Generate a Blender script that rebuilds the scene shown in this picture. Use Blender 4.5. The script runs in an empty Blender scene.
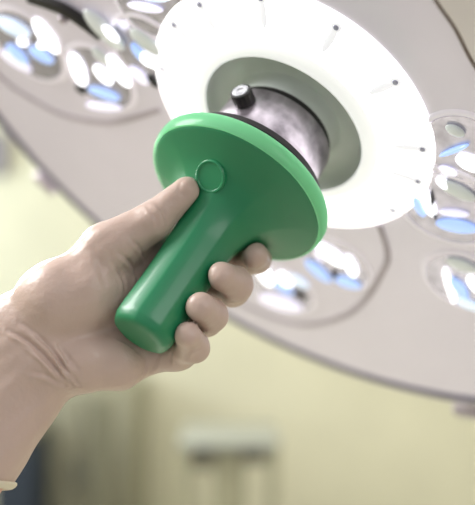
import bpy, bmesh, math, random
import numpy as np
from mathutils import Vector, Matrix
from mathutils.bvhtree import BVHTree
PI = math.pi
S = bpy.context.scene
COL = S.collection
random.seed(4)

# ------------------------------------------------------------------ camera, light, exposure
CAM = Vector((0, 0, 1.55))
FPX = 800.0
cd = bpy.data.cameras.new('camera'); cam = bpy.data.objects.new('camera', cd); COL.objects.link(cam)
cam.location = CAM; cam.rotation_euler = (PI/2, 0, 0)
cd.sensor_fit = 'HORIZONTAL'; cd.sensor_width = 36; cd.lens = 36*FPX/475
cd.clip_start = 0.02
cd.dof.use_dof = True; cd.dof.focus_distance = 0.515; cd.dof.aperture_fstop = 3.1
S.camera = cam
S.view_settings.view_transform = 'Standard'; S.view_settings.look = 'None'
S.view_settings.gamma = 1; S.view_settings.use_curve_mapping = False
S.view_settings.exposure = 0.0

w = bpy.data.worlds.new('world'); S.world = w; w.use_nodes = True
bg = w.node_tree.nodes['Background']; bg.inputs[0].default_value = (1.0, 0.985, 0.95, 1); bg.inputs[1].default_value = 0.62
_tc = w.node_tree.nodes.new('ShaderNodeTexCoord'); _sp = w.node_tree.nodes.new('ShaderNodeSeparateXYZ'); _rm = w.node_tree.nodes.new('ShaderNodeValToRGB')
_rm.color_ramp.elements[0].position = 0.0; _rm.color_ramp.elements[0].color = (.20, .19, .18, 1)
_rm.color_ramp.elements[1].position = .72; _rm.color_ramp.elements[1].color = (1, .985, .96, 1)
_mr = w.node_tree.nodes.new('ShaderNodeMapRange'); _mr.inputs['From Min'].default_value = -1; _mr.inputs['From Max'].default_value = 1
for _a, _b in ((_tc.outputs['Generated'], _sp.inputs[0]), (_sp.outputs['Z'], _mr.inputs['Value']), (_mr.outputs[0], _rm.inputs[0]), (_rm.outputs[0], bg.inputs[0])): w.node_tree.links.new(_a, _b)

def area(name, loc, aim, size, power, color=(1, 1, 1), sy=None):
    l = bpy.data.lights.new(name, 'AREA'); l.energy = power; l.color = color; l.size = size
    if sy: l.shape = 'RECTANGLE'; l.size_y = sy
    o = bpy.data.objects.new(name, l); COL.objects.link(o); o.location = loc
    o.rotation_euler = (Vector(aim)-Vector(loc)).to_track_quat('-Z', 'Y').to_euler(); return o
area('ceiling_panel_light', (-1.5, 0.7, 2.7), (-0.1, 0.55, 1.5), 0.9, 54, (1, .98, .96))
area('wall_fill_light', (-2.3, 2.9, 1.8), (-0.9, 4.2, 1.85), 1.0, 35, (.84, .93, 1))  # added lamp to brighten the back wall at left; there is no window
area('hand_rim_light', (-1.25, 2.4, 2.1), (-.14, .52, 1.45), 0.7, 95, (1, .99, .97))  # added backlight for the bright edge along hand and forearm; no window there
area('ceiling_panel_light_back', (1.0, 2.6, 2.75), (0.6, 3.6, 0.5), 1.0, 40, (1, .97, .9))
area('ceiling_panel_light_side', (1.3, -0.9, 2.6), (0.1, 0.6, 1.6), 1.2, 16, (1, .97, .97))

# ------------------------------------------------------------------ helpers
def at(x, y, Y):
    """world point seen at pixel x, y when it lies Y metres in front of the camera"""
    return Vector(((x-237.5)/FPX*Y, Y, 1.55-(y-252.5)/FPX*Y))

def mat(name, col, rough=.5, metal=0, noise=0, nscale=30, bump=0, bscale=200, sss=0, emit=None, estr=0, coat=0, spec=.5, trans=0):
    m = bpy.data.materials.new(name); m.use_nodes = True; nt = m.node_tree; n = nt.nodes; L = nt.links
    b = n['Principled BSDF']; b.inputs['Base Color'].default_value = (*col, 1)
    b.inputs['Roughness'].default_value = rough; b.inputs['Metallic'].default_value = metal
    b.inputs['Specular IOR Level'].default_value = spec
    if coat: b.inputs['Coat Weight'].default_value = coat; b.inputs['Coat Roughness'].default_value = .12
    if trans: b.inputs['Transmission Weight'].default_value = trans
    if sss:
        b.inputs['Subsurface Weight'].default_value = sss; b.inputs['Subsurface Radius'].default_value = (.006, .003, .002)
        b.inputs['Subsurface Scale'].default_value = 1
    if emit: b.inputs['Emission Color'].default_value = (*emit, 1); b.inputs['Emission Strength'].default_value = estr
    tc = n.new('ShaderNodeTexCoord')
    if noise:
        t = n.new('ShaderNodeTexNoise'); t.inputs['Scale'].default_value = nscale; t.inputs['Detail'].default_value = 4
        L.new(tc.outputs['Object'], t.inputs['Vector'])
        r = n.new('ShaderNodeValToRGB')
        r.color_ramp.elements[0].position = .3; r.color_ramp.elements[1].position = .7
        r.color_ramp.elements[0].color = (*[max(0, c*(1-noise)) for c in col], 1)
        r.color_ramp.elements[1].color = (*[min(1, c*(1+noise)) for c in col], 1)
        L.new(t.outputs['Fac'], r.inputs['Fac']); L.new(r.outputs['Color'], b.inputs['Base Color'])
    if bump:
        t = n.new('ShaderNodeTexNoise'); t.inputs['Scale'].default_value = bscale; t.inputs['Detail'].default_value = 3
        L.new(tc.outputs['Object'], t.inputs['Vector'])
        u = n.new('ShaderNodeBump'); u.inputs['Strength'].default_value = bump; u.inputs['Distance'].default_value = .002
        L.new(t.outputs['Fac'], u.inputs['Height']); L.new(u.outputs['Normal'], b.inputs['Normal'])
    return m

def obj(name, bm, m, parent=None, smooth=True, mats=None):
    me = bpy.data.meshes.new(name); bm.normal_update(); bm.to_mesh(me); bm.free()
    o = bpy.data.objects.new(name, me); COL.objects.link(o)
    me.materials.append(m)
    if smooth:
        for p in me.polygons: p.use_smooth = True
        me.set_sharp_from_angle(angle=math.radians(38))
    if parent: o.parent = parent
    return o
def tag(o, label=None, cat=None, group=None, kind=None):
    if label: o['label'] = label
    if cat: o['category'] = cat
    if group: o['group'] = group
    if kind: o['kind'] = kind
    return o
def struct(name, bm, m): return tag(obj(name, bm, m, smooth=False), kind='structure')

def box(bm, c, s, M=None, bev=0):
    g = bmesh.ops.create_cube(bm, size=1)['verts']
    for v in g: v.co = Vector((v.co.x*s[0], v.co.y*s[1], v.co.z*s[2]))
    if bev:
        e = list({e for v in g for e in v.link_edges})
        r = bmesh.ops.bevel(bm, geom=e, offset=bev, segments=2, affect='EDGES', profile=.5)
        g = list({v for f in r['faces'] for v in f.verts} | {v for v in g if v.is_valid})
    for v in g:
        if M: v.co = M @ v.co
        v.co += Vector(c)
    return g
def lathe(bm, prof, seg=96, M=None, shape=None, closed=False):
    rings = []
    for (r, h) in prof:
        if r < 1e-6: rings.append([bm.verts.new((0, 0, h))]); continue
        rg = []
        for i in range(seg):
            t = 2*PI*i/seg; k = shape(t, r, h) if shape else 1
            rg.append(bm.verts.new((r*k*math.cos(t), r*k*math.sin(t), h)))
        rings.append(rg)
    pr = list(zip(rings[:-1], rings[1:]))
    if closed: pr.append((rings[-1], rings[0]))
    for A, B in pr:
        for i in range(seg):
            j = (i+1) % seg
            if len(A) == 1 and len(B) == 1: break
            if len(A) == 1: bm.faces.new((A[0], B[i], B[j]))
            elif len(B) == 1: bm.faces.new((A[i], B[0], A[j]))
            else: bm.faces.new((A[i], B[i], B[j], A[j]))
    vs = [v for rg in rings for v in rg]
    if M:
        for v in vs: v.co = M @ v.co
    bmesh.ops.recalc_face_normals(bm, faces=bm.faces)
    return vs
def tube(bm, pts, r, seg=10, rads=None, flat=1.0, up=None):
    pts = [Vector(p) for p in pts]; rings = []; prev = None
    for i, p in enumerate(pts):
        t = (pts[min(i+1, len(pts)-1)]-pts[max(i-1, 0)]).normalized()
        if prev is None: prev = t.orthogonal() if up is None else Vector(up)
        n = (prev-t*prev.dot(t)).normalized(); prev = n; b = t.cross(n)
        rr = rads[i] if rads else r
        rings.append([bm.verts.new(p+n*math.cos(2*PI*k/seg)*rr*flat+b*math.sin(2*PI*k/seg)*rr) for k in range(seg)])
    for A, B in zip(rings[:-1], rings[1:]):
        for k in range(seg): bm.faces.new((A[k], A[(k+1) % seg], B[(k+1) % seg], B[k]))
    bm.faces.new(list(reversed(rings[0]))); bm.faces.new(rings[-1])
def spline(P, n=8):
    P = [Vector(p) for p in P]; out = []
    for i in range(len(P)-1):
        a, b, c, d = P[max(i-1, 0)], P[i], P[i+1], P[min(i+2, len(P)-1)]
        for k in range(n):
            t = k/n
            out.append(.5*((2*b)+(c-a)*t+(2*a-5*b+4*c-d)*t*t+(3*b-a-3*c+d)*t**3))
    out.append(P[-1]); return out
def ellipsoid(bm, M, sx, sy, sz, u=24, v=14):
    g = bmesh.ops.create_uvsphere(bm, u_segments=u, v_segments=v, radius=1)['verts']
    for q in g: q.co = M @ Vector((q.co.x*sx, q.co.y*sy, q.co.z*sz))

# ------------------------------------------------------------------ materials
M_wall = mat('wall_paint', (.62, .60, .46), .8, noise=.05, nscale=3)
M_walls = mat('side_wall_paint', (.62, .62, .45), .8, noise=.04, nscale=3)
M_floor = mat('vinyl_floor', (.42, .40, .33), .35, noise=.1, nscale=12)
M_ceil = mat('ceiling_paint', (.78, .78, .75), .8, noise=.03, nscale=5)
M_trim = mat('wall_rail_vinyl', (.26, .24, .28), .6, noise=.05)
M_glass = mat('lamp_glass', (.675, .635, .73), .2, noise=.04, nscale=9, coat=.3, emit=(.98, .91, 1), estr=.15)  # weak emission stands in for light falling on the downward face
M_hous = mat('lamp_housing', (.78, .73, .76), .35, noise=.03)
M_gask = mat('lamp_gasket', (.13, .12, .20), .4, noise=.1)
M_seam = mat('cover_seam', (.52, .47, .54), .65, noise=.05)
M_dark = mat('black_plastic', (.018, .016, .018), .4, noise=.2)
M_brown = mat('brown_edge', (.10, .065, .045), .4, noise=.2)
M_ring = mat('lit_ring_diffuser', (.85, .85, .86), .4, emit=(1, .99, 1), estr=2.1, noise=.02)
M_rimw = mat('white_rim_plastic', (.86, .88, .87), .3, noise=.02, emit=(1, 1, 1), estr=.55)  # plain plastic; emission lifts it to the white of a lit rim
M_wedge = mat('light_guide_plastic', (.8, .8, .88), .3, noise=.03, emit=(.95, .95, 1), estr=.55)
M_rec = mat('recess_plastic', (.66, .71, .69), .5, noise=.04)
M_boss = mat('brushed_collar', (.50, .45, .51), .3, metal=.8, noise=.5, nscale=60, bump=.35, bscale=60)
M_knob = mat('knob_top', (.5, .5, .54), .3, metal=.6, noise=.3, nscale=300)
M_cup = mat('reflector_chrome', (.52, .50, .58), .22, metal=.7, noise=.25, nscale=90, emit=(.9, .86, 1), estr=.05)  # faint emission painted in to brighten the reflector, not a source itself
M_bez = mat('module_bezel', (.84, .79, .88), .15, coat=.6, noise=.04, emit=(.92, .88, 1), estr=.18)  # lilac emission brightens the bezel in place of light falling on it
M_lw = mat('lit_lens', (.9, .9, .95), .1, emit=(.97, .98, 1), estr=2.6)
M_lb = mat('blue_lens', (.35, .5, .9), .08, emit=(.42, .60, 1.0), estr=.75)
M_ll = mat('lilac_lens', (.8, .75, .9), .1, emit=(.85, .85, 1.0), estr=.75)
M_lp = mat('pale_blue_lens', (.7, .8, .9), .1, emit=(.68, .80, 1.0), estr=.7)
M_lg = mat('clear_lens', (.72, .76, .78), .08, coat=.8, emit=(.9, 1, 1), estr=.12)
M_led = mat('indicator_lens', (.45, .45, .62), .2, noise=.1)
M_green = mat('green_handle_plastic', (.014, .215, .092), .40, noise=.05, nscale=25, coat=.2, sss=.1)
M_green.node_tree.nodes['Principled BSDF'].inputs['Subsurface Radius'].default_value = (.001, .006, .002)
M_skin = mat('skin', (.62, .36, .28), .5, sss=.15, noise=.06, nscale=60)
M_cuff = mat('glove_bead', (.66, .60, .47), .45, sss=.1, noise=.04)
M_cab = mat('cabinet_laminate', (.27, .26, .185), .6, noise=.06, nscale=6)
M_cabd = mat('cabinet_frame', (.15, .145, .095), .6, noise=.06)
M_navy = mat('navy_fabric', (.022, .032, .05), .8, noise=.15, nscale=15)
M_tray = mat('tray_steel', (.32, .335, .30), .3, metal=.3, noise=.06)
M_leg = mat('trolley_frame', (.29, .28, .19), .45, noise=.08)
M_tdark = mat('trolley_dark', (.10, .095, .07), .6, noise=.1)

# translucent lip of the handle cover: passes light from the ring behind, paler base paints in more of that glow
def rim_mat():
    m = mat('green_translucent_lip', (.40, .98, .60), .3, noise=.05, coat=.3)
    nt = m.node_tree; b = nt.nodes['Principled BSDF']; out = nt.nodes['Material Output']
    t = nt.nodes.new('ShaderNodeBsdfTranslucent'); t.inputs[0].default_value = (.55, 1.0, .68, 1)
    mx = nt.nodes.new('ShaderNodeMixShader'); mx.inputs[0].default_value = .62
    nt.links.new(b.outputs[0], mx.inputs[1]); nt.links.new(t.outputs[0], mx.inputs[2]); nt.links.new(mx.outputs[0], out.inputs[0])
    return m
M_rim = rim_mat()
M_glove = mat('latex_glove', (.535, .405, .35), .36, noise=.035, nscale=30, bump=.22, bscale=260, sss=.12, spec=.4)

# ------------------------------------------------------------------ setting
bm = bmesh.new(); box(bm, (0, 1.2, -.05), (7, 6.4, .1)); struct('floor', bm, M_floor)
bm = bmesh.new(); box(bm, (0, 4.25, 1.45), (7, .1, 2.9)); struct('wall_back', bm, M_wall)
bm = bmesh.new(); box(bm, (-3.05, 1.2, 1.45), (.1, 6.0, 2.9)); struct('wall_left', bm, M_walls)
bm = bmesh.new(); box(bm, (3.05, 1.2, 1.45), (.1, 6.0, 2.9)); struct('wall_right', bm, M_walls)
bm = bmesh.new(); box(bm, (0, 2.9, 2.95), (7, 2.8, .1)); struct('ceiling', bm, M_ceil)
bm = bmesh.new(); box(bm, (-2.2, 4.16, 2.06), (2.0, .08, .22), bev=.02); struct('trim_1', bm, M_trim)
bm = bmesh.new(); box(bm, (0, 4.19, .06), (6, .02, .12)); struct('baseboard_back', bm, M_trim)

# ------------------------------------------------------------------ surgical light
ax_a = Vector((-.47727, -.48175, -.73493)); ax_r = Vector((.83867, 0, -.54464)); ax_f = Vector((.26238, -.87631, .40403))
FR = Matrix((ax_r, ax_f, ax_a)).transposed().to_4x4(); FR.translation = Vector((.0374, .601, 1.6503))
def empty(name, M):
    o = bpy.data.objects.new(name, None); COL.objects.link(o); o.matrix_world = M; o.empty_display_size = .05; return o
lamp = empty('surgical_light', FR)
tag(lamp, 'large tilted round surgical light head with glowing white centre ring and lens modules', 'surgical light')
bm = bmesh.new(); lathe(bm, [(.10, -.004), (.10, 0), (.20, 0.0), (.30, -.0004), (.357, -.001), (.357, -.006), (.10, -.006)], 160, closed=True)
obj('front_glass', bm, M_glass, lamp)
bm = bmesh.new(); lathe(bm, [(.357, -.008), (.357, .0005), (.361, .002), (.366, .001), (.367, -.008)], 160, closed=True)
obj('gasket', bm, M_gask, lamp)
bm = bmesh.new(); lathe(bm, [(.367, -.002), (.376, -.003), (.387, -.009), (.392, -.021), (.384, -.038), (.34, -.055), (.26, -.078), (.15, -.092), (.08, -.096), (0, -.096)], 160)
obj('housing', bm, M_hous, lamp)
def plate(u, v, ang, s, name, m, h=-.012, par=lamp):
    bm = bmesh.new(); M = Matrix.Translation((u, v, h)) @ Matrix.Rotation(ang, 4, 'Z')
    g = box(bm, (0, 0, 0), s, bev=.002)
    for q in g: q.co = M @ q.co
    return obj(name, bm, m, par)
for (u, v) in [(.313, -.254), (-.203, -.347)]:
    plate(u, v, math.atan2(v, u), (.012, .030, .012), 'latch', M_seam, h=-.012)
# centre ring
bm = bmesh.new(); lathe(bm, [(.1145, -.004), (.1155, .0005), (.1145, .002), (.108, .0035), (.085, .0065), (.0775, .0080), (.0765, .0075), (.0765, -.004)], 160, closed=True)
ring = obj('centre_ring', bm, M_ring, lamp)
bm = bmesh.new(); lathe(bm, [(.0763, -.003), (.0763, .0084), (.0735, .0104), (.069, .0118), (.0652, .0112), (.0646, .009), (.0646, -.003)], 160, closed=True)
obj('inner_rim', bm, M_rimw, lamp)
for d in [167, 148, 120, 91, 63, 32, 14, 195, 350, 220]:
    t = math.radians(d); M = Matrix.Translation((.1075*math.cos(t), .1075*math.sin(t), .0036)) @ Matrix.Rotation(t, 4, 'Z') @ Matrix.Rotation(.12, 4, 'Y')
    bm = bmesh.new(); lathe(bm, [(.0, .0012), (.0016, .0010), (.0024, 0), (.0024, -.001)], 20, M)
    obj('indicator_lens', bm, M_led, ring)
    Mw = Matrix.Translation((.0975*math.cos(t), .0975*math.sin(t), .0048)) @ Matrix.Rotation(t, 4, 'Z') @ Matrix.Rotation(.12, 4, 'Y')
    bm = bmesh.new(); ellipsoid(bm, Mw, .012, .0030, .0006); obj('light_guide', bm, M_wedge, ring)
    Mw = Matrix.Translation((.1075*math.cos(t), .1075*math.sin(t), .0034)) @ Matrix.Rotation(t, 4, 'Z') @ Matrix.Rotation(.12, 4, 'Y')
    bm = bmesh.new(); lathe(bm, [(.0, .0008), (.0036, .0006), (.0042, -.0004)], 20, Mw); obj('indicator_bezel', bm, M_wedge, ring)
# recess and collar
bm = bmesh.new(); lathe(bm, [(.0646, .0105), (.0636, .0040), (.0615, -.0005), (.057, -.003), (.050, -.003), (.043, -.001), (.041, .003), (.0405, .013), (.03, .0185), (0, .0185)], 128)
obj('recess_bowl', bm, M_rec, lamp)
bm = bmesh.new(); lathe(bm, [(.0402, .0120), (.0408, .0125), (.0408, .0180), (0, .0183)], 96)
obj('neck', bm, M_dark, lamp)
bm = bmesh.new(); lathe(bm, [(0, .0175), (.041, .0175), (.0432, .0185), (.0438, .035), (.0452, .056), (.0448, .058), (0, .058)], 128)
collar = obj('collar', bm, M_boss, lamp)
bm = bmesh.new(); lathe(bm, [(0, .058), (.054, .058), (.0568, .060), (.0568, .064), (.054, .0665), (0, .0665)], 128)
obj('gap_shade_disc', bm, M_dark, lamp)  # black disc put in to paint the dark shaded gap between collar and flange
tk = math.radians(131); ck = Vector((math.cos(tk), math.sin(tk), 0))
MK = Matrix.Translation(ck*.042+Vector((0, 0, .0345))) @ ck.to_track_quat('Z', 'Y').to_matrix().to_4x4()
bm = bmesh.new(); lathe(bm, [(0, 0), (.0070, 0), (.0074, .002), (.0076, .011), (.0074, .0120), (.006, .0122)], 48, MK, shape=lambda t, r, h: 1+.03*math.cos(18*t) if r > .0065 else 1)
knob = obj('knob', bm, M_dark, lamp)
bm = bmesh.new(); lathe(bm, [(.0062, .0115), (.0058, .0127), (.003, .0125), (.0024, .0119), (0, .0119)], 32, MK); obj('knob_cap', bm, M_knob, knob)

# lens modules: a faint bezel, a chrome reflector and the lens lobes in it (kind, x, y, half length, half width, turn)
MODULES = [
    (-0.1557, -0.0907, 1.00, [('w', -0.0206, -0.0056, 0.0232, 0.008, -1.19), ('w', 0.0163, 0.0258, 0.0206, 0.0084, -0.73), ('w', 0.0029, 0.0083, 0.0131, 0.0062, -0.39), ('b', 0.007, -0.0147, 0.0221, 0.006, 0.44), ('l', 0.0092, -0.0325, 0.0282, 0.0048, 0.69), ('g', -0.0016, 0.0301, 0.0125, 0.0066, -0.29), ('d', -0.0151, -0.0286, 0.0075, 0.0051, -0.41)]),
    (-0.2279, -0.1100, 1.12, [('w', 0.0179, 0.0299, 0.0222, 0.0091, -0.75), ('w', 0.0165, 0.0183, 0.0109, 0.0037, 0.85), ('b', 0.0145, 0.0015, 0.0166, 0.0082, 0.19), ('b', -0.0099, -0.0185, 0.0155, 0.0089, -0.24), ('p', -0.0149, 0.0143, 0.0234, 0.0103, 0.38), ('l', -0.0107, -0.0293, 0.0217, 0.0077, 0.05), ('w', -0.0048, 0.0028, 0.0061, 0.0035, 0.31)]),
    (-0.1200, -0.0241, 1.00, [('g', -0.003, 0.0108, 0.0196, 0.009, -0.18), ('b', -0.0074, -0.0052, 0.0113, 0.0045, -0.64), ('w', 0.0027, -0.0065, 0.0136, 0.0058, 0.07), ('d', 0.0114, -0.0263, 0.0084, 0.0041, -0.48), ('l', -0.0018, -0.0302, 0.0131, 0.0064, -0.37)]),
    (-0.1283, 0.0266, 0.95, [('l', -0.0021, -0.0059, 0.0208, 0.0041, 0.53), ('p', 0.0025, 0.0083, 0.0168, 0.0035, 0.55), ('w', 0.009, 0.0181, 0.0085, 0.0042, -0.05)]),
    (0.0800, -0.2284, 1.05, [('w', -0.0212, 0.0062, 0.0207, 0.0083, -0.86), ('w', -0.0038, 0.0212, 0.013, 0.0071, -0.51), ('l', 0.0084, -0.0268, 0.0335, 0.0128, 0.69), ('b', 0.0009, 0.004, 0.0157, 0.0063, 0.04), ('d', 0.0179, 0.0105, 0.0097, 0.0049, -0.26), ('p', 0.0076, 0.0324, 0.0149, 0.0079, -0.02)]),
    (0.1031, -0.1348, 1.00, [('w', -0.0088, 0.0104, 0.0198, 0.0081, -0.18), ('b', -0.0077, -0.025, 0.0204, 0.0086, -0.28), ('w', 0.0108, 0.0126, 0.0174, 0.0052, -0.86), ('b', 0.0189, -0.0133, 0.0176, 0.0076, 0.54), ('l', -0.0169, -0.0006, 0.0092, 0.0038, -0.8), ('d', 0.0054, -0.0135, 0.0068, 0.0026, -0.79)]),
    (0.1346, 0.0159, 1.15, [('b', -0.016, -0.0153, 0.0146, 0.0046, -0.75), ('w', -0.0123, -0.0068, 0.0174, 0.0048, -0.78), ('g', -0.0048, 0.0224, 0.0185, 0.0076, 0.17), ('w', -0.015, 0.0212, 0.0088, 0.0042, -0.14), ('b', 0.0147, -0.011, 0.021, 0.0075, 0.7), ('d', -0.0087, -0.0062, 0.0203, 0.001, -0.93), ('l', 0.006, -0.0, 0.0148, 0.0033, 0.75)]),
    (0.1907, -0.0501, 1.05, [('w', -0.0064, -0.0149, 0.0286, 0.0028, -0.84), ('b', 0.0003, -0.0107, 0.0175, 0.0063, -0.52), ('g', -0.0138, 0.0179, 0.017, 0.0081, 0.39), ('p', 0.0172, -0.0217, 0.0129, 0.0061, 0.4), ('w', 0.0053, 0.0055, 0.0129, 0.0044, -0.52)]),
    (0.1122, 0.0758, 0.90, [('b', -0.0043, -0.0053, 0.0169, 0.002, 1.21), ('w', 0.0102, -0.0075, 0.0135, 0.007, 0.23), ('g', -0.0128, 0.0107, 0.009, 0.0046, 0.16), ('l', 0.0029, -0.0252, 0.0088, 0.0036, 0.26)]),
]
LENS = {'w': M_lw, 'b': M_lb, 'l': M_ll, 'g': M_lg, 'd': M_dark, 'p': M_lp}
for u, v, sc, lobes in MODULES:
    M0 = Matrix.Translation((u, v, 0)) @ Matrix.Scale(sc, 4)
    bm = bmesh.new(); lathe(bm, [(.0305, -.001), (.0325, .0016), (.0345, .0018), (.0365, .0008), (.038, -.001)], 64, M0)
    b = obj('lens_module', bm, M_bez, lamp)
    bm = bmesh.new(); lathe(bm, [(.0315, .0010), (.024, .0005), (.012, .0004), (0, .0003)], 48, M0); obj('reflector', bm, M_cup, b)
    for c, x, y, L, W, t in lobes:
        bm = bmesh.new(); ellipsoid(bm, Matrix.Translation((u+x, v+y, .0018)) @ Matrix.Rotation(t, 4, 'Z'), L*.78, W*.92, .0028); obj('lens', bm, LENS[c], b)

# moulded seams that outline the clusters of modules
def seam(pts, r, m=M_seam, name='cover_seam'):
    bm = bmesh.new(); tube(bm, [Vector((p.x, p.y, .0004)) for p in spline([(*p, 0) for p in pts], 10)], r, 10, flat=.35, up=(0, 0, 1))
    return obj(name, bm, m, lamp)
seam([(.107, -.049), (.128, -.075), (.137, -.101), (.146, -.16), (.143, -.215), (.120, -.275), (.073, -.304), (.01, -.31)], .0030)
seam([(-.240, -.185), (-.189, -.178), (-.138, -.142), (-.097, -.082)], .0028)
seam([(-.30, -.09), (-.27, -.17), (-.240, -.185)], .0028)

# camera bracket at the upper left: dark frame with chrome fittings
bm = bmesh.new(); tube(bm, spline([(-.226, -.043, .004), (-.205, -.034, .005), (-.187, -.030, .005), (-.159, -.034, .004)], 6), .0056, 12, flat=.8, up=(0, 0, 1))
br = obj('bracket', bm, M_dark, lamp)
bm = bmesh.new(); ellipsoid(bm, Matrix.Translation((-.192, -.038, .008)), .0045, .0045, .004, 16, 10); obj('screw', bm, M_boss, br)
bm = bmesh.new(); ellipsoid(bm, Matrix.Translation((-.158, -.026, .004)) @ Matrix.Rotation(-.35, 4, 'Z'), .021, .009, .005); obj('window', bm, M_lg, br)
bm = bmesh.new(); ellipsoid(bm, Matrix.Translation((-.150, -.020, .008)) @ Matrix.Rotation(-.35, 4, 'Z'), .008, .004, .003, 16, 10); obj('lens', bm, M_lw, br)

# raised cover panel at the upper right with its brown edge
edge = [Vector(p) for p in spline([(-.03, .205, 0), (.015, .188, 0), (.038, .171, 0), (.058, .161, 0), (.081, .146, 0), (.11, .135, 0), (.16, .14, 0)], 6)]
bm = bmesh.new(); lo = []; hi = []; bk = []; bk0 = []
for p in edge:
    o = p.copy(); o.normalize()
    lo.append(bm.verts.new((p.x, p.y, .0005))); hi.append(bm.verts.new((p.x+o.x*.002, p.y+o.y*.002, .010)))
    bk.append(bm.verts.new((p.x+o.x*.10, p.y+o.y*.10, .012))); bk0.append(bm.verts.new((p.x+o.x*.12, p.y+o.y*.12, .0005)))
for i in range(len(edge)-1):
    for A, B in ((lo, hi), (hi, bk), (bk, bk0)): bm.faces.new((A[i], A[i+1], B[i+1], B[i]))
bmesh.ops.recalc_face_normals(bm, faces=bm.faces)
rp = obj('raised_cover', bm, M_hous, lamp)
bm = bmesh.new(); tube(bm, [(p.x, p.y, .0045) for p in edge], .0035, 10, flat=1.2, up=(0, 0, 1)); obj('edge_strip', bm, M_brown, rp)
bm = bmesh.new(); ellipsoid(bm, Matrix.Translation((.112, .172, .0115)), .006, .005, .003, 16, 10); obj('indicator_lens', bm, M_lw, rp)
# suspension behind the head
bm = bmesh.new(); lathe(bm, [(0, -.09), (.07, -.09), (.07, -.12), (.045, -.135), (0, -.135)], 48); obj('rear_hub', bm, M_hous, lamp)
FI = FR.inverted()
bm = bmesh.new(); tube(bm, [FI @ Vector(p) for p in spline([FR @ Vector((0, 0, -.12)), FR @ Vector((0, 0, -.2)), (.17, .80, 2.0), (.17, .85, 2.4), (.17, 1.6, 2.55), (.17, 1.65, 2.75), (.17, 1.65, 2.9)], 8)], .022, 16)
obj('suspension_arm', bm, M_hous, lamp)

# ------------------------------------------------------------------ green handle cover
hc = empty('handle_cover', FR)
tag(hc, 'green plastic handle cover with round flange clasped by the gloved hand', 'lamp handle')
def facet(t, r, h):
    k = min(1, max(0, (.068-r)/.02)); n = 8; a = (t+PI/8) % (2*PI/n)-PI/n
    return 1+k*.35*(math.cos(PI/n)/math.cos(a)-1)+k*.02
PROF = [(.0638, .0800), (.0648, .0828), (.0645, .0842), (.060, .0862), (.053, .0890), (.045, .0925), (.038, .0970), (.032, .1030), (.027, .1100), (.0240, .1180), (.0222, .128), (.0215, .14), (.021, .155), (.0208, .175), (.0210, .198), (.0204, .2030), (.0180, .2072), (.012, .2084), (0, .2086)]
PR = [(v.x, v.y) for v in spline([(r, h, 0) for r, h in PROF], 3)]
bm = bmesh.new(); lathe(bm, PR, 128, shape=facet); body = obj('grip', bm, M_green, hc)
bm = bmesh.new(); lathe(bm, [(.0672, .0728), (.0680, .0745), (.0680, .0785), (.0673, .0815), (.0660, .0836), (.0646, .0838), (.0640, .0800), (.0645, .0728)], 160, closed=True); obj('flange_lip', bm, M_rim, hc)
bm = bmesh.new(); lathe(bm, [(0, .0800), (.0636, .0800), (.0636, .0815), (0, .0815)], 96, closed=False); obj('back_plate', bm, M_green, hc)
# round embossed button on the cone
te = math.radians(121); re, he = .0358, .0990
nrm = Vector((math.cos(te)*.62, math.sin(te)*.62, .78)).normalized()
ME = Matrix.Translation(Vector((re*math.cos(te), re*math.sin(te), he))+nrm*.0012) @ nrm.to_track_quat('Z', 'Y').to_matrix().to_4x4()
bm = bmesh.new(); lathe(bm, [(.0113, -.007), (.0113, .0002), (.0105, .0011), (.0096, .0010), (.0090, .0003), (0, .0001)], 48, ME); obj('round_button', bm, M_green, body)

# ------------------------------------------------------------------ gloved hand: one continuous surface
def nets(Dv, org, h):
    s = Dv < 0
    nx, ny, nz = Dv.shape
    acc = np.zeros((nx-1, ny-1, nz-1, 3)); cnt = np.zeros((nx-1, ny-1, nz-1))
    def sl(d, e): return slice(d, (d-1) if d-1 < 0 else None) if e else slice(None)
    off = [(i, j, k) for i in (0, 1) for j in (0, 1) for k in (0, 1)]
    def sub(A, o): return A[o[0]:nx-1+o[0], o[1]:ny-1+o[1], o[2]:nz-1+o[2]]
    for o1 in off:
        for ax in range(3):
            if o1[ax]: continue
            o2 = list(o1); o2[ax] = 1
            a, b = sub(Dv, o1), sub(Dv, tuple(o2)); m = (a < 0) != (b < 0)
            t = np.where(m, a/np.where(m, a-b, 1), 0)
            for c in range(3):
                acc[..., c] += np.where(m, (t if c == ax else o1[c]), 0)
            cnt += m
    mk = cnt > 0; idx = -np.ones(mk.shape, int); idx[mk] = np.arange(mk.sum())
    I = np.argwhere(mk); P = (I+acc[mk]/cnt[mk][:, None])*h+org
    F = []
    for ax in range(3):
        b, c = [(1, 2), (2, 0), (0, 1)][ax]
        s1 = [slice(1, -1)]*3; s1[ax] = slice(0, -1); s2 = [slice(1, -1)]*3; s2[ax] = slice(1, None)
        A = s[tuple(s1)]; B = s[tuple(s2)]; ch = np.argwhere(A != B); fl = A[A != B]
        g = ch.copy(); g[:, b] += 1; g[:, c] += 1
        q = []
        for (db, dc) in ((-1, -1), (0, -1), (0, 0), (-1, 0)):
            k = g.copy(); k[:, b] += db; k[:, c] += dc; q.append(idx[k[:, 0], k[:, 1], k[:, 2]])
        q = np.stack(q, 1); q[~fl] = q[~fl][:, ::-1]; F.append(q)
    return P, np.concatenate(F)

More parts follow.
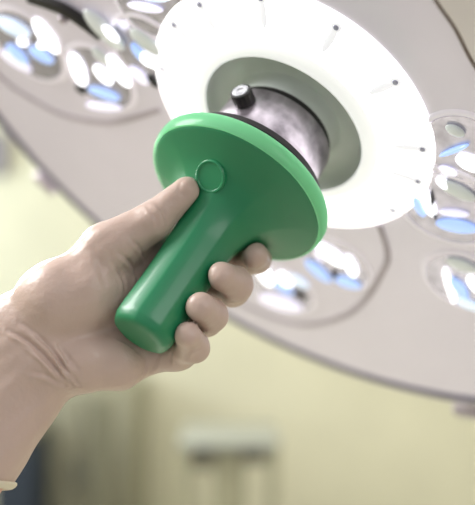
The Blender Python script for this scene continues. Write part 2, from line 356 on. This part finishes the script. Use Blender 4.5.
def cone_seg(X, a, b, ra, rb):
    a = np.array(a); b = np.array(b); ab = b-a; t = np.clip(((X-a)@ab)/(ab@ab), 0, 1)
    return np.linalg.norm(X-a-t[..., None]*ab, axis=-1)-(ra+(rb-ra)*t)
def smin(a, b, k):
    h = np.clip(.5+.5*(b-a)/k, 0, 1); return b+(a-b)*h-k*h*(1-h)
J = {k: at(*v) for k, v in dict(
    wrU=(55, 366, .528), wrM=(38, 352, .530), wrR=(8, 334, .532),
    eU=(-46, 505, .512), eM=(-72, 492, .512), eR=(-100, 470, .515),
    iM=(184, 240, .578), iP=(242, 263, .588), iD=(258, 259, .568), iT=(254.5, 255, .549),
    mM=(174, 270, .568), mP=(233, 289, .554), mD=(236, 284.5, .529), mT=(223, 275.5, .5125),
    rM=(158, 303, .555), rP=(207, 320, .541), rD=(211, 315.5, .517), rT=(200, 307.5, .4997),
    pM=(140, 352, .537), pP=(180, 354, .527), pD=(193, 347, .511), pT=(188, 335, .4965),
    hyp=(84, 361, .526), hyp2=(118, 360, .530), cmc=(58, 300, .526), tM=(108, 250, .530), tI=(153, 221, .530), tT=(186, 192, .533),
    then=(92, 292, .527), web=(140, 262, .555)).items()}
BTN_C = np.array(FR @ ME.translation); BTN_N = np.array(FR.to_3x3() @ nrm)
def hand_sdf(X, grow=0.0, wr=True):
    c = lambda a, b, ra, rb: cone_seg(X, J[a], J[b], ra, rb)
    palm = None
    for (a, b, ra, rb, k) in [
        ('wrM', 'iM', .019, .0135, .012), ('wrM', 'mM', .019, .014, .012), ('wrM', 'rM', .018, .0135, .012),
        ('wrU', 'pM', .017, .0145, .012), ('wrU', 'hyp', .015, .0185, .005), ('hyp', 'hyp2', .0185, .0178, .005), ('hyp2', 'pM', .0178, .0150, .006),
        ('wrR', 'cmc', .018, .0215, .014), ('cmc', 'tM', .0215, .0155, .012), ('cmc', 'iM', .017, .013, .012),
        ('cmc', 'then', .020, .020, .012), ('tM', 'iM', .011, .012, .014), ('iM', 'pM', .0125, .0135, .008), ('then', 'rM', .015, .012, .014),
        ('wrU', 'wrR', .0185, .0185, .014),
        ('wrM', 'eM', .0225, .026, .014), ('wrU', 'eU', .0178, .0240, .004), ('wrR', 'eR', .019, .0235, .016)]:
        d = c(a, b, ra, rb); palm = d if palm is None else smin(palm, d, k)
    out = palm
    fing = [
        [('iM', 'iP', .0115, .0105), ('iP', 'iD', .0100, .0092), ('iD', 'iT', .0092, .0086)],
        [('mM', 'mP', .0125, .0115), ('mP', 'mD', .0112, .0104), ('mD', 'mT', .0106, .0093)],
        [('rM', 'rP', .0120, .0110), ('rP', 'rD', .0106, .0098), ('rD', 'rT', .0100, .0088)],
        [('pM', 'pP', .0120, .0105), ('pP', 'pD', .0100, .0094), ('pD', 'pT', .0094, .0082)],
        [('tM', 'tI', .0158, .0128), ('tI', 'tT', .0126, .0096)]]
    for n, ch in enumerate(fing):
        f = None
        for i, (a, b, ra, rb) in enumerate(ch):
            d = c(a, b, ra, rb); f = d if f is None else smin(f, d, .004)
        f = smin(f, palm, .010 if n == 4 else .007)
        out = np.minimum(out, f) if n else f
        if n == 0: out = np.minimum(f, palm)
        out = smin(out, f, .0012)
    # the hand presses against the grip: carve the grip's own outline
    A = np.array(ax_a); O = np.array(FR.translation); q = X-O; hh = q@A; rad = np.linalg.norm(q-hh[..., None]*A, axis=-1)
    hs = np.array([p[1] for p in PROF[1:-1]]); rs = np.array([p[0] for p in PROF[1:-1]])
    gr = np.interp(hh, hs, rs)+.0013
    carve = np.maximum(rad-gr, hh-.2092); carve = np.maximum(carve, .078-hh)
    out = np.maximum(out, -carve)
    q = X-BTN_C; al = q@BTN_N; rd = np.linalg.norm(q-al[..., None]*BTN_N, axis=-1)
    out = np.maximum(out, -np.maximum(np.maximum(rd-.0121, al-.0018), -al-.008))
    return out-grow
def mesh_sdf(name, fn, lo, hi, h, m, parent=None):
    lo = np.array(lo); hi = np.array(hi); n = np.ceil((hi-lo)/h).astype(int)+1
    Dv = np.empty(n); ys = lo[1]+np.arange(n[1])*h; zs = lo[2]+np.arange(n[2])*h
    for i0 in range(0, n[0], 24):
        xs = lo[0]+np.arange(i0, min(i0+24, n[0]))*h
        X = np.stack(np.meshgrid(xs, ys, zs, indexing='ij'), -1); Dv[i0:i0+len(xs)] = fn(X)
    P, F = nets(Dv, lo, h)
    e = 2e-4
    for _ in range(2):
        d = fn(P); g = np.stack([fn(P+np.eye(3)[i]*e)-fn(P-np.eye(3)[i]*e) for i in range(3)], 1)/(2*e)
        st = -d[:, None]*g/np.maximum((g*g).sum(1), .3)[:, None]; L = np.linalg.norm(st, axis=1, keepdims=True)
        P = P+st*np.minimum(1, .4*h/np.maximum(L, 1e-9))
    me = bpy.data.meshes.new(name); me.from_pydata(P.tolist(), [], F.tolist()); me.update()
    me.materials.append(m)
    for p in me.polygons: p.use_smooth = True
    o = bpy.data.objects.new(name, me); COL.objects.link(o)
    if parent: o.parent = parent
    return o, P, F
CUT = np.array((0, .35, 1.))/1.0595; ZC = float(np.array(at(18, 489, .53)) @ CUT)
LO = (-.245, .455, 1.335); HI = (.04, .625, 1.62)
def glove_fn(X): return np.maximum(hand_sdf(X), ZC-X @ CUT)
body_o, _, _ = mesh_sdf('person', lambda X: hand_sdf(X, -.0038), (-.30, .44, 1.30), HI, .0026, M_skin)
tag(body_o, "person's left hand and forearm in a beige latex glove gripping the green handle", 'person')
glove, GP, GF = mesh_sdf('glove', glove_fn, LO, HI, .00115, M_glove, body_o)
def bead_fn(X):
    d = hand_sdf(X); return np.hypot(d-.0003, X @ CUT-ZC-.0012)-.0023
mesh_sdf('glove_cuff', bead_fn, (-.25, .455, 1.345), (-.10, .57, 1.45), .0010, M_cuff, body_o)

# folds and creases in the latex, pushed along the surface normal
gme = glove.data
bvh = BVHTree.FromPolygons([Vector(v) for v in GP], [tuple(f) for f in GF.tolist()])
def surf(x, y):
    d = (at(x, y, 1)-CAM).normalized(); h = bvh.ray_cast(CAM, d); return h[0]
N = np.empty(len(GP)*3); gme.vertices.foreach_get('normal', N); N = N.reshape(-1, 3)
disp = np.zeros(len(GP))
def crease(px, amp, wd, ridge=0.0):
    pts = [q for q in (surf(*p) for p in px) if q]
    if len(pts) < 2: return
    pts = [np.array(p) for p in spline(pts, 5)]
    lo = np.min(pts, 0)-.01; hi = np.max(pts, 0)+.01
    I = np.where(((GP > lo) & (GP < hi)).all(1))[0]; X = GP[I]; best = np.full(len(I), 1.); side = np.zeros(len(I)); tt = np.zeros(len(I))
    n = len(pts)-1
    for k in range(n):
        a, b = pts[k], pts[k+1]; ab = b-a
        if ab@ab < 1e-12: continue
        t = np.clip(((X-a)@ab)/(ab@ab), 0, 1); v = X-a-t[:, None]*ab; d = np.linalg.norm(v, axis=1)
        m = d < best; best[m] = d[m]; tt[m] = (k+t[m])/n
        sd = np.einsum('ij,ij->i', np.cross(v, ab), N[I]); side[m] = np.sign(sd[m])
    fade = np.sin(np.pi*np.clip(tt, .04, .96))**.6
    amp *= 1.3; ridge *= 1.3; disp[I] += fade*(-amp*np.exp(-(best/wd)**2)+ridge*np.exp(-((best*side-2*wd)/(1.2*wd))**2))
# wrist folds
crease([(8, 330), (30, 343), (50, 362), (70, 384)], .0016, .0012, .0012)
crease([(38, 338), (54, 352), (66, 368), (80, 386)], .0014, .0011, .0012)
crease([(50, 350), (62, 366), (74, 387)], .0014, .0009, .0012)
crease([(58, 346), (68, 362), (77, 384)], .0008, .0009, .0008)
crease([(24, 344), (44, 360), (66, 386)], .0009, .0010, .0010)
crease([(20, 322), (36, 334), (50, 346)], .0008, .0014, .0008)
crease([(30, 372), (48, 376), (68, 388)], .0006, .0015, .0006)
crease([(60, 345), (70, 360), (80, 372)], .0008, .0016, .0008)
# palm and thumb folds
crease([(118, 252), (130, 262), (137, 276), (136, 292)], .0014, .0014, .0010)
crease([(112, 262), (122, 276), (126, 292)], .0008, .0014, .0008)
crease([(132, 240), (140, 248), (146, 262)], .0009, .0012, .0006)
crease([(156, 204), (164, 214), (168, 226)], .0006, .0011, .0004)
crease([(148, 208), (156, 220), (158, 232)], .0006, .0011, .0004)
crease([(92, 246), (100, 262), (104, 282)], .0005, .0022, .0004)
crease([(150, 372), (156, 362), (160, 352)], .0009, .0011, .0006)
crease([(166, 372), (171, 362), (172, 352)], .0010, .0011, .0007)
crease([(140, 380), (144, 370), (146, 360)], .0006, .0012, .0004)
crease([(186, 360), (190, 352), (200, 348)], .0006, .0010, .0004)
# thumb nail under the latex
crease([(186, 178), (180, 184), (180, 192), (187, 197)], .0004, .0009)
rng = np.random.RandomState(3)
for sc, am in ((90, .0003), (210, .00013), (38, .0005)):
    for _ in range(5):
        v = rng.normal(size=3); v /= np.linalg.norm(v); disp += am*.45*np.sin(GP@v*sc*2*np.pi/ (2.2)+rng.uniform(0, 6))
A = np.array(ax_a); O = np.array(FR.translation); q = GP-O; hh = q@A; rad = np.linalg.norm(q-hh[:, None]*A, axis=1)
touch = np.clip((rad-.0225)/.004, 0, 1); touch[(hh > .2105) | (rad > .03)] = 1
disp *= touch
gme.vertices.foreach_set('co', (GP+N*disp[:, None]).ravel()); gme.update()

# ------------------------------------------------------------------ blurred equipment behind
cab = tag(empty('storage_cabinet', Matrix.Translation((-.70, 3.92, 0))), 'low olive grey cabinet against the back wall', 'cabinet')
def cbox(name, c, s, m, par, bev=.006):
    bm = bmesh.new(); box(bm, c, s, bev=bev); return obj(name, bm, m, par)
cbox('body', (0, 0, .47), (.46, .5, .88), M_cab, cab)
cbox('plinth', (0, 0, .015), (.44, .46, .03), M_cabd, cab)
for x in (-.115, .115):
    d = cbox('door', (x, -.26, .47), (.21, .02, .82), M_cab, cab); cbox('handle', (x*.25, -.28, .55), (.012, .02, .14), M_tray, d)
post = tag(empty('equipment_column', Matrix.Translation((-.575, 3.4, 0))), 'slim dark olive upright column in front of the low cabinet', 'equipment column')
cbox('column', (0, 0, .47), (.075, .10, .90), M_cabd, post); cbox('base', (0, 0, .02), (.22, .26, .04), M_cabd, post)
nav = tag(empty('linen_hamper', Matrix.Translation((-.93, 3.45, 0))), 'dark navy fabric hamper left of the olive cabinet', 'hamper')
cbox('bag', (0, 0, .42), (.17, .30, .72), M_navy, nav, .03); cbox('hoop', (0, 0, .79), (.19, .32, .025), M_cabd, nav)
cbox('base', (0, 0, .03), (.19, .32, .06), M_cabd, nav)
tr = tag(empty('instrument_trolley', Matrix.Translation((-.03, 3.05, 0))), 'small instrument trolley with pale steel top near the back wall', 'trolley')
cbox('tray_top', (0, 0, .855), (.37, .34, .03), M_tray, tr, .01)
cbox('drawer_unit', (0, .02, .70), (.12, .28, .26), M_leg, tr)
cbox('underside_shade', (-.10, 0, .80), (.07, .28, .08), M_tdark, tr); cbox('underside_shade', (.09, 0, .81), (.09, .28, .06), M_tdark, tr)  # dark boxes put in for the shade in the gaps under the tray
for x in (-.165, .165):
    for y in (-.14, .14): cbox('leg', (x, y, .44), (.03, .03, .82), M_leg, tr, .004)
cbox('shelf', (0, 0, .25), (.35, .31, .02), M_tray, tr); cbox('side_panel', (.17, 0, .55), (.018, .25, .5), M_leg, tr)
for x in (-.165, .165):
    for y in (-.14, .14):
        bm = bmesh.new(); lathe(bm, [(0, -.012), (.028, -.012), (.03, -.008), (.03, .008), (.028, .012), (0, .012)], 24, Matrix.Translation((x, y, .03)) @ Matrix.Rotation(PI/2, 4, 'Y')); obj('caster', bm, M_dark, tr)
